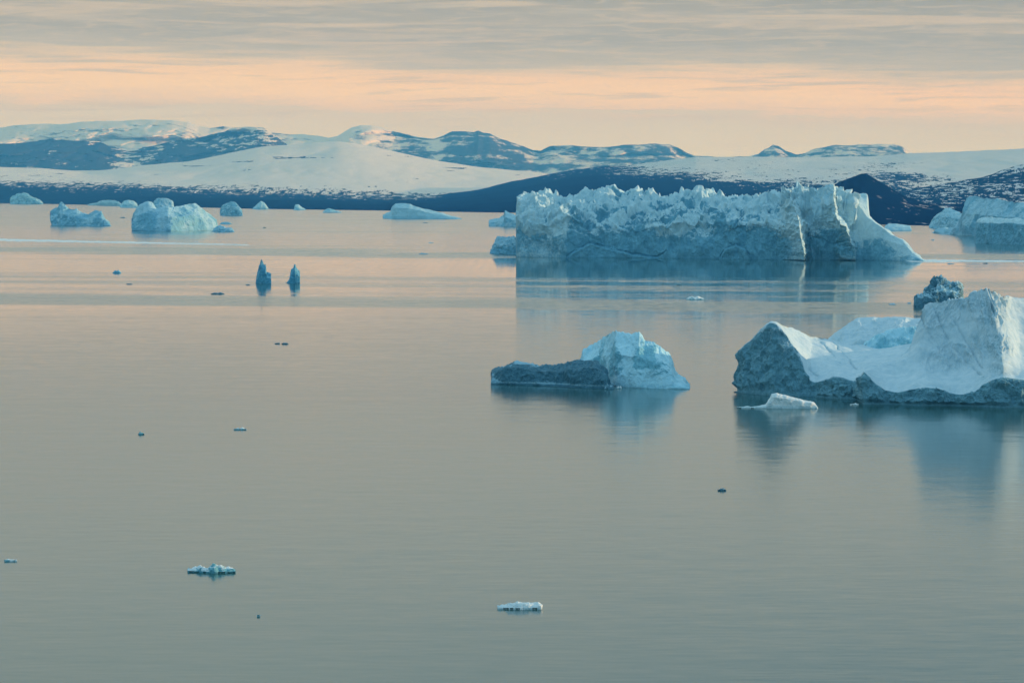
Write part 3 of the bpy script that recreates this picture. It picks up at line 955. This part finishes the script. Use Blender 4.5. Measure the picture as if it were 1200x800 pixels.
    # right block with the tall hump
    block([(1007, 0), (1012, -4), (1040, 0), (1080, -2), (1110, 2), (1150, -2), (1175, -5), (1200, -3), (1260, 0), (1300, 8)],
          [(1008, 447), (1010, 441), (1013, 436), (1018, 441), (1026, 450), (1038, 457), (1052, 460.5), (1068, 456), (1085, 453.5), (1100, 456), (1114, 461), (1128, 462.5), (1142, 459), (1152, 451), (1162, 444.5),
           (1175, 442.5), (1190, 445), (1200, 446), (1230, 452), (1260, 448), (1298, 455)],
          [(1009, 446, 5), (1013, 436, 7), (1022, 438, 12), (1035, 438, 17), (1050, 437, 21), (1065, 430, 24), (1080, 424, 26), (1100, 424, 28), (1120, 424, 27), (1140, 420, 24), (1160, 412, 20), (1172, 405, 17), (1180, 405, 19),
           (1195, 412, 28), (1230, 420, 32), (1298, 440, 32)],
          [(1010, 441, 8), (1013, 435.5, 10), (1024, 431, 20), (1036, 427, 27), (1050, 424, 32), (1056, 417, 34), (1064, 408, 36), (1069, 397, 38), (1073, 384, 40), (1077, 371, 42), (1083, 357, 44), (1095, 353.5, 46), (1110, 352.5, 46),
           (1125, 352, 45), (1134, 348, 44), (1142, 342.5, 42), (1148, 340, 41), (1156, 338.5, 39), (1164, 340.5, 39), (1174, 346, 44), (1185, 348.5, 52), (1200, 350.5, 56), (1230, 360, 60), (1298, 400, 60)],
          [(1010, DWb(1010) + 40), (1298, DWb(1298) + 120)], None, 900, True, True, 40, [2, 2, 2, 6, 3, 3, 2],
          [(1078, 372, 1102, 410), (1115, 405, 1150, 440), (1118, 375, 1150, 430), (1095, 360, 1110, 395)])
    DW = DWb
    # back wall of the snow bowl
    Dk = float(DW(1010)) + 135
    top = [(968, 402), (972, 395), (980, 388), (990, 381), (1000, 376), (1006, 372.5), (1020, 371.5), (1035, 372.5), (1055, 371.5), (1072, 372.5), (1090, 372)]
    A = [(X, ('z', -1.5), Dk - 30) for X, _ in top]
    mid_ = [(968, 408), (1000, 402), (1030, 396), (1060, 386), (1090, 384)]
    B = [(X, Y, Dk - 20) for X, Y in mid_]
    Cc = [(X, Y, Dk + 4) for X, Y in top]
    Dd = [(X, ('z', 4), Dk + 40) for X, _ in top]
    Ee = [(X, ('z', -1.5), Dk + 50) for X, _ in top]
    V, vv = loft([A, B, Cc, Dd, Ee], 330, [30, 60, 16, 4], 2, cap=12)
    v = vv[:, None] * np.ones((1, V.shape[1]))
    N = normals(V)
    d = fbm(V / 12., 101, 5) * 1.0 + (ridged(V * np.array([1 / 7., 1 / 7., 1 / 25.]), 103, 4) - .6) * 0.9
    V2 = V + N * (d * (1 - .6 * np.exp(-((v - 2) / .2) ** 2)))[..., None]
    s = 0.85 + 0.25 * fbm(V / 10., 107, 4) - 0.2 * (v < 1.2)
    grid_obj('bowl_wall', V2, M_hero, {'snow': np.clip(s, 0, 1), 'dark': np.zeros_like(s)}, parent=root, offset=np.array(root.location))
    # blue inner rim
    top = [(1012, 404), (1018, 398), (1030, 392), (1045, 387), (1060, 384), (1075, 384)]
    Dk2 = float(DW(1040)) + 108
    A = [(X, Y + 22, Dk2 - 8) for X, Y in top]
    B = [(X, Y, Dk2) for X, Y in top]
    Cc = [(X, Y + 3, Dk2 + 14) for X, Y in top]
    Dd = [(X, ('z', 1), Dk2 + 22) for X, _ in top]
    V, vv = loft([A, B, Cc, Dd], 200, [40, 12, 4], 2, cap=6)
    N = normals(V)
    V2 = V + N * (fbm(V / 5., 111, 5) * 0.6 + (ridged(V * np.array([1 / 3., 1 / 3., 1 / 16.]), 113, 4) - .6) * 0.8)[..., None]
    s = 0.55 + 0.3 * fbm(V / 6., 117, 4)
    grid_obj('ice_rim', V2, M_mid, {'snow': np.clip(s, 0, 1), 'dark': np.zeros_like(s)}, parent=root, offset=np.array(root.location))


hero_berg()

# ---- middle pair
simple_berg('iceberg', 'pale blue rounded iceberg with a notched top, behind the low dark rough one', 'iceberg',
            [(680, 420), (683, 409), (693, 405), (703, 398), (712, 392), (722, 387.5), (730, 389), (740, 391), (749, 389), (752, 393), (756, 398), (766, 400), (774, 406), (781, 412), (787, 420), (790, 432), (793, 438), (801, 444), (808, 452)],
            [(676, 446), (702, 447), (722, 452.5), (745, 454.5), (808, 456)], 38, 201, M_mid, nu=420, amp=0.28, snow=0.70, jag=0.6, shoulder=0.6, facet=1.0,
            snowfn=lambda X, Y, V, s: np.clip(s + .5 * ss(Y, 438, 444) - .7 * ss(X, 738, 752) * ss(770 - X, 0, 4) * ss(Y, 404, 408) * ss(435 - Y, 0, 10), 0, 1))
simple_berg('iceberg', 'low dark grey-blue rough iceberg lying before the pale rounded iceberg', 'iceberg',
            [(577, 436), (581, 431), (590, 427.5), (602, 423.5), (612, 424.5), (622, 427), (640, 427.5), (655, 427), (668, 425), (678, 422.5), (688, 421.5), (698, 422), (706, 427), (709, 435), (711, 449), (719, 453)],
            [(576, 450), (640, 452), (690, 454.5), (719, 455.5)], 20, 207, M_dark, nu=480, amp=0.42, snow=0.12, dark=0.3, jag=0.5, shoulder=0.75, facet=1.0, cap=12,
            snowfn=lambda X, Y, V, s: np.clip(s * (1 - 0.85 * ss(X, 640, 655)) + 0.8 * ss(427.5 - Y, 0, 2) * (X > 603) * (X < 636) + .5 * ss(1.6 - V[..., 2], -.2, .4) * (V[..., 2] > .7), 0, 1))
# ---- white slab in front of the right berg
simple_berg('ice_slab', 'bright white tilted ice slab floating before the largest iceberg', 'ice slab',
            [(866, 477.2), (890, 476.6), (898, 474), (900, 468), (904, 461), (910, 460.5), (925, 464), (940, 468), (952, 471), (957, 475)],
            [(864, 478.2), (905, 478.5), (958, 478.6)], 5, 211, M_floe, nu=220, amp=0.25, snow=0.95, shoulder=0.75, cap=6)
# ---- craggy berg behind the right berg
simple_berg('iceberg', 'craggy grey-blue iceberg topped with small spikes, behind the largest iceberg', 'iceberg',
            [(1072, 350), (1074, 347), (1080, 344), (1086, 337), (1091, 332), (1093, 326), (1096, 327), (1098, 323), (1101, 325), (1103, 323), (1107, 327.5), (1113, 329.5), (1118, 332), (1124, 331.5), (1126, 339), (1129, 352)],
            [(1071, 361), (1129, 361)], 40, 217, M_dark, nu=260, amp=1.0, snow=0.55, jag=2.0, facet=1.0,
            snowfn=lambda X, Y, V, s: np.clip(s - 0.8 * ss(Y - 347, 0, 5), 0, 1))
# ---- two pinnacles
simple_berg('iceberg_pinnacle', 'taller dark blue ice pinnacle with a rounded block at its foot, left of its twin', 'iceberg',
            [(300, 327), (301.5, 321), (303, 312), (304.5, 310), (305.5, 305), (306.5, 303.5), (308, 307), (309, 309.5), (311.5, 310), (312.5, 318.5), (315, 319), (318.5, 321), (321.2, 325), (320, 329), (317.5, 332)],
            [(299.5, 332), (318, 332.5)], 16, 223, M_teal, nu=160, amp=0.45, snow=0.35, jag=0.5, cap=8, facet=.6)
simple_berg('iceberg_pinnacle', 'shorter dark blue block-shaped ice pinnacle with a tiny knob on top', 'iceberg',
            [(336, 331), (339, 327), (341, 316), (344, 313.5), (344.8, 309.5), (346, 309.5), (347, 313), (350.5, 317), (351.5, 319), (351.5, 330)],
            [(335.5, 331.8), (351.5, 331.8)], 14, 227, M_teal, nu=140, amp=0.4, snow=0.3, jag=0.4, cap=8, facet=.5)
# ---- left group
simple_berg('iceberg', 'blue iceberg with a sharp left peak and a knob at its right shoulder', 'iceberg',
            [(59, 249), (61, 246), (67, 243), (70, 238), (73, 236), (77, 240), (80, 244), (90, 245), (96, 249), (104, 251), (108, 248), (112, 246.5), (119, 247), (121, 252), (124, 256), (129, 262)],
            [(61, 264), (130, 265)], 120, 229, M_far, nu=320, amp=0.38, snow=0.4, jag=1.5, shoulder=0.5, facet=.8, dark=.1)
simple_berg('iceberg', 'large blue iceberg with a rounded left tower and a broad smooth right dome', 'iceberg',
            [(155, 256), (157, 249), (160, 243), (164, 239), (168, 236), (174, 235.5), (178, 238), (183, 245), (187, 244), (191, 241.5), (197, 242), (202, 243.5), (206, 242), (215, 240.5), (223, 239.5), (228, 238.5), (234, 240.5), (240, 246),
             (247, 252), (253, 258), (255, 266)],
            [(155, 270.5), (200, 271), (256, 270)], 150, 233, M_far, nu=420, amp=0.30, snow=0.5, jag=1.0, facet=1.0, shoulder=0.6)
simple_berg('iceberg', 'pale blue domed ice tower rising just behind the twin-humped iceberg', 'iceberg',
            [(177, 246), (180, 236), (184, 233), (190, 231.8), (197, 232.5), (202, 235), (204, 240), (204, 246)],
            [(176, 262), (205, 262)], 60, 239, M_far, nu=120, amp=0.5, snow=0.75)
simple_berg('iceberg', 'small white iceberg with a pointed hump, leftmost against the dark shore', 'iceberg',
            [(12, 233), (15, 229), (22, 226.5), (28, 225.5), (33, 228), (41, 232), (47, 235), (50, 238)],
            [(12, 239.2), (51, 239.5)], 160, 241, M_far, nu=140, amp=0.7, snow=0.7, facet=.6)
simple_berg('iceberg', 'low flat pale iceberg on the far water left of a small dome', 'iceberg',
            [(103, 239.5), (113, 237.5), (119, 235), (128, 234.2), (136, 235), (141, 238), (143, 241)],
            [(103, 240.8), (143, 241.8)], 160, 243, M_far, nu=120, amp=0.3, snow=0.6)
simple_berg('iceberg', 'small smooth domed iceberg touching the left of the twin-humped one', 'iceberg',
            [(141, 240), (145, 235.5), (151, 234.2), (157, 235.5), (161, 239)],
            [(140, 243.3), (163, 243.3)], 120, 247, M_far, nu=90, amp=0.3, snow=0.6)
simple_berg('iceberg', 'small faceted blue iceberg right of the twin-humped iceberg', 'iceberg',
            [(258, 246), (260, 241), (266, 238), (272, 235.8), (277, 238), (281, 242), (284, 248)],
            [(258, 252.3), (284, 252.8)], 110, 251, M_far, nu=120, amp=0.7, snow=0.45, facet=.8)
simple_berg('iceberg', 'tiny pale peaked iceberg right of the small faceted blue one', 'iceberg',
            [(297, 243), (301, 239.5), (306, 236), (310, 237.5), (314, 243)],
            [(295, 245.3), (316, 245.3)], 110, 257, M_far, nu=70, amp=0.6, snow=0.7)
simple_berg('iceberg', 'tiny pale wedge-shaped iceberg, alone below the dark shore', 'iceberg',
            [(345, 243), (346, 239.5), (350, 239.5), (354, 243), (358, 245)],
            [(344, 246.2), (359, 246.2)], 110, 261, M_far, nu=60, amp=0.5, snow=0.6)
simple_berg('ice_floe', 'very small flat ice floe right of the tiny wedge-shaped iceberg', 'ice floe',
            [(379, 247.5), (382, 245), (387, 244.3), (392, 246), (396, 247), (400, 248.5)],
            [(378, 249.3), (400, 249.3)], 60, 263, M_far, nu=60, amp=0.5, snow=0.5)
simple_berg('ice_floe', 'low wet ice ledge off the right foot of the twin-humped iceberg', 'ice floe',
            [(250, 268), (256, 264), (262, 265), (266, 267), (271, 267), (274, 270)],
            [(248, 271.4), (275, 271.8)], 40, 267, M_far, nu=70, amp=0.8, snow=0.5, dark=.3)
simple_berg('ice_floe', 'small dark ice chunk just above the wet ice ledge', 'ice floe',
            [(258, 261.8), (262, 260), (268, 260.2), (271, 262)],
            [(257, 262.9), (272, 262.9)], 40, 269, M_far, nu=50, amp=0.7, snow=0.1, dark=.7)
simple_berg('iceberg', 'pale turquoise wedge iceberg with layered bands, steep left end, long right slope', 'iceberg',
            [(449, 251.5), (453, 249.5), (458, 248), (460, 241), (463, 238.2), (472, 238.2), (480, 239.2), (490, 242), (497, 244.5), (510, 247.5), (525, 251.5), (532, 254), (540, 256)],
            [(449, 256.2), (541, 257)], 160, 271, M_far, nu=260, amp=0.18, snow=0.85, shoulder=0.7)
simple_berg('iceberg', 'blue iceberg with a steep tilted fin, behind the left end of the long berg', 'iceberg',
            [(573, 258), (576, 256.5), (584, 256), (590, 253), (592, 246.5), (597, 249), (604, 252), (611, 255), (618, 258)],
            [(573, 265), (619, 266)], 110, 277, M_far, nu=150, amp=0.4, snow=0.6, facet=.8)
simple_berg('iceberg', 'small notched ice block standing at the left end of the long berg', 'iceberg',
            [(575, 292), (580, 284), (583, 275.5), (586, 277), (592, 278), (597, 277.5), (602, 276.5), (605.5, 280), (606.5, 286), (606, 294)],
            [(574, 297.3), (607, 298)], 45, 281, M_far, nu=180, amp=0.7, snow=0.75, facet=.9, jag=.8, cap=12,
            snowfn=lambda X, Y, V, s: np.clip(s - .8 * ss(Y - 290 + (X - 580) * .12, 0, 3), 0, 1))
# ---- right group
simple_berg('iceberg', 'small low pale slab on the water right of the long berg, under the dark peak', 'iceberg',
            [(1037, 265), (1041, 262), (1052, 262.2), (1060, 263.5), (1067, 264.5), (1068, 268)],
            [(1036, 270.3), (1069, 270.3)], 90, 283, M_far, nu=90, amp=0.25, snow=0.7)
simple_berg('iceberg', 'pale rough peaked iceberg left of the big sloping slab iceberg', 'iceberg',
            [(1089, 264), (1094, 256), (1101, 248.5), (1107, 244), (1113, 244.5), (1122, 247.5), (1130, 251), (1136, 262)],
            [(1089, 267), (1137, 268)], 120, 287, M_far, nu=200, amp=0.5, snow=0.7, facet=1)
simple_berg('iceberg', 'big blue slab iceberg with a steep left edge, cut by the right frame edge', 'iceberg',
            [(1096, 269.5), (1108, 268), (1116, 265.5), (1124, 260), (1128, 250), (1130, 240), (1132, 232), (1137, 230), (1146, 230), (1153, 232), (1175, 234), (1200, 239), (1240, 246), (1262, 262)],
            [(1093, 273), (1130, 276), (1200, 279), (1265, 280)], 150, 291, M_far, nu=420, amp=0.25, snow=0.45, facet=.9,
            snowfn=lambda X, Y, V, s: np.clip(s + .5 * ss(5 - V[..., 2], 0, 3), 0, 1))
simple_berg('iceberg', 'blocky blue iceberg with a white snow cap before the big sloping slab iceberg', 'iceberg',
            [(1144, 266), (1146, 258), (1150, 255.5), (1158, 254), (1168, 255), (1185, 256), (1200, 257), (1222, 259), (1236, 266)],
            [(1143, 285), (1200, 287), (1238, 287)], 100, 293, M_big, nu=320, amp=0.35, snow=0.05, facet=.8, shoulder=0.8, dark=.15,
            snowfn=lambda X, Y, V, s: np.clip(s + .9 * ss(262 - Y, -1, 3), 0, 1))
# ---- foreground floes
simple_berg('ice_floe', 'turquoise lumpy ice floe with white humps, alone in the left foreground', 'ice floe',
            [(220, 669), (224, 667), (231, 664.5), (235, 661.8), (239, 663), (243, 666.5), (247, 662.5), (251, 661.5), (256, 662.5), (259, 662.2), (263, 665), (268, 664.5), (272, 666), (275.5, 668)],
            [(220, 670.2), (250, 671.5), (276, 671)], 5, 301, M_floe, nu=260, rough=2.6, amp=0.6, snow=0.62, facet=.6, jag=0.04, shoulder=.6,
            snowfn=lambda X, Y, V, s: np.clip(s - .9 * ss(X, 262, 265) * ss(Y, 665.5, 667.5) - .5 * ss(X, 243, 247) * ss(262 - X, 0, 4) * ss(Y, 664, 666), 0, 1))
simple_berg('ice_floe', 'flat white snow-covered ice floe at the bottom centre of the water', 'ice floe',
            [(583, 710), (588, 708.5), (595, 706.8), (601, 706), (607, 704.8), (614, 705.5), (621, 706.2), (626, 704.5), (631, 703.8), (634, 707), (635, 710)],
            [(583, 713.4), (610, 713.9), (635, 713.6)], 4, 307, M_floe, nu=260, rough=2.6, amp=0.5, snow=0.95, facet=.5, jag=0.04, shoulder=.6)

# ---- small drifting pieces
bits = [  # x0, x1, ytop, ybase, material, snow, label
    (132, 142, 316.0, 320.0, M_teal, .5, 'small blue ice chunk drifting left of the two pinnacles'),
    (148, 155, 332, 333.2, M_dark, .2, 'tiny dark chunk below the small blue ice chunk'),
    (247, 263, 342.3, 344.6, M_dark, .0, 'thin dark flat sliver below and left of the two pinnacles'),
    (288, 293, 332.8, 334, M_dark, .1, 'tiny dark speck just left of the taller pinnacle'),
    (322, 328, 401.2, 402.8, M_dark, .1, 'left one of two tiny dark bits side by side'),
    (330, 338, 401.0, 403.2, M_dark, .1, 'right one of two tiny dark bits side by side'),
    (274, 289, 500.6, 503.4, M_floe, .5, 'small grey-white chip with a dark left end, mid-left water'),
    (162, 169, 505.0, 509.0, M_floe, .15, 'tiny green-blue ice lump on the mid-left water'),
    (804, 825, 346.5, 351.0, M_floe, .45, 'white and dark ice chunk below the middle of the long berg'),
    (793, 799, 332.6, 334.4, M_dark, .1, 'tiny dark speck under the long berg, above the white and dark chunk'),
    (841, 851, 571.5, 575.0, M_dark, .0, 'nearly black small chunk alone left of the tall reflections'),
    (5, 20, 654.0, 657.5, M_floe, .8, 'small white flat chip at the left frame edge'),
    (491, 502, 296.4, 298.0, M_far, .3, 'small low chunk on the far water left of the notched ice block'),
    (502, 508, 283.5, 284.8, M_floe, .6, 'tiny pale far chunk above the small low chunk'),
    (495, 502, 260.4, 261.4, M_dark, .2, 'tiny dark far speck below the layered wedge iceberg'),
    (140, 147, 254.0, 255.6, M_dark, .2, 'tiny dark speck between the peaked berg and the twin-humped one'),
    (308, 312, 266.0, 267.2, M_dark, .1, 'tiny dark speck below the small faceted blue iceberg'),
    (1091, 1095, 280.2, 281.6, M_far, .3, 'tiny chunk on the water right of the long berg'),
    (1063, 1068, 353.5, 355.5, M_far, .6, 'left tiny ice bit beside the craggy spiked berg'),
    (1041, 1050, 354.8, 356.8, M_far, .7, 'pale tiny floe farther left of the craggy spiked berg'),
    (860, 864, 457.6, 459.6, M_dark, .3, 'tiny dark lump at the left tip of the largest iceberg'),
    (996, 1006, 471.8, 474.4, M_floe, .9, 'tiny white lump at the foot of the largest iceberg'),
    (708, 719, 448.5, 455.8, M_dark, .35, 'small dark wet lump in the gap between the middle pair'),
    (722, 729, 451.8, 455.2, M_floe, .6, 'small pale lump in the gap between the middle pair'),
    (301, 305, 720.5, 722.0, M_floe, .8, 'minute white chip low in the left foreground'),
    (1110, 1118, 308.0, 309.4, M_far, .5, 'tiny chunk on the bright line right of the long berg'),
    (1152, 1158, 307.4, 308.8, M_dark, .2, 'tiny dark speck on the bright line at the right'),
]
rs = np.random.RandomState(3)
for i, (xa, xb, yt, yb, mt, s_, lb) in enumerate(bits):
    n = 7
    xs = np.linspace(xa, xb, n)
    prof = np.array([0.15, .55, 1.0, .55, .75, .45, .1]) * (0.8 + 0.4 * rs.rand(n))
    prof = prof / prof.max()
    if rs.rand() < .5:
        prof = prof[::-1]
    tp = [(x, yb - (yb - yt) * p_) for x, p_ in zip(xs, prof)]
    wpx = (xb - xa) / F * WD(yb)
    simple_berg('ice_chunk', lb, 'ice chunk', tp, [(xa, yb), (xb, yb)], wpx * 0.6, 400 + i * 3, mt, nu=46, amp=0.6, snow=s_, dark=(.5 if s_ < .3 else 0), cap=4,
                group='small ice pieces drifting on the open water', facet=.5)


# ---- streaks of light on the far water, modelled as bright white chips
def light_streak(x0, y0, x1, y1, n, wd, seed, label):
    r = np.random.RandomState(seed)
    vs, fs = [], []
    for i in range(n):
        t_ = r.rand()
        X = x0 + (x1 - x0) * t_
        Y = y0 + (y1 - y0) * t_
        D = WD(Y) + r.normal() * wd * (1 - 0.75 * t_)
        c = np.array([(X - 600) / F * D, D, 0.0])
        a = 1.5 + 5.5 * r.rand() ** 2
        h = 0.15 + 0.35 * r.rand()
        k0 = len(vs)
        m_ = 6
        for j in range(m_):
            th = 2 * math.pi * j / m_ + r.rand() * .5
            q_ = a * (0.7 + .5 * r.rand())
            vs.append((c[0] + q_ * 1.6 * cos(th), c[1] + q_ * sin(th), -0.1))
        for j in range(m_):
            p_ = vs[k0 + j]
            vs.append((c[0] + (p_[0] - c[0]) * .7, c[1] + (p_[1] - c[1]) * .7, h * (0.7 + .6 * r.rand())))
        for j in range(m_):
            j2 = (j + 1) % m_
            fs.append((k0 + j, k0 + j2, k0 + m_ + j2, k0 + m_ + j))
        fs.append(tuple(k0 + m_ + j for j in range(m_)))
    me_ = bpy.data.meshes.new('streak_chips')
    me_.from_pydata(vs, [], fs)
    a_ = me_.attributes.new('snow', 'FLOAT', 'POINT')
    a_.data.foreach_set('value', np.full(len(vs), 1.0, np.float32))
    me_.materials.append(M_floe)
    o_ = bpy.data.objects.new('streak_chips', me_)
    col.objects.link(o_)
    tag(o_, label, 'brash ice', None, 'stuff')


light_streak(-20, 280.8, 285, 287.0, 4200, 38, 1, 'long thin streak of light on the far left water, modelled as white chips')
light_streak(1070, 305.5, 1230, 306.5, 1500, 22, 2, 'thin streak of light off the right tip of the long berg, modelled as white chips')

# ------------------------------------------------------------------ haze
bpy.ops.mesh.primitive_cube_add(size=1, location=(0, 22500, 690 - 6))
hz = bpy.context.object
hz.name = 'haze'
hz.scale = (70000, 52000, 1400)
tag(hz, kind='stuff')
m = bpy.data.materials.new('haze_air')
m.use_nodes = True
t = NT(m.node_tree)
pv = t.n('ShaderNodeVolumePrincipled')
pv.inputs['Color'].default_value = (0.08, 0.43, 1.0, 1)
pv.inputs['Absorption Color'].default_value = (1, 1, 1, 1)
pv.inputs['Density'].default_value = 3.4e-5
pv.inputs['Anisotropy'].default_value = 0.0
o = t.n('ShaderNodeOutputMaterial')
t.link(pv.outputs[0], o.inputs['Volume'])
hz.data.materials.append(m)
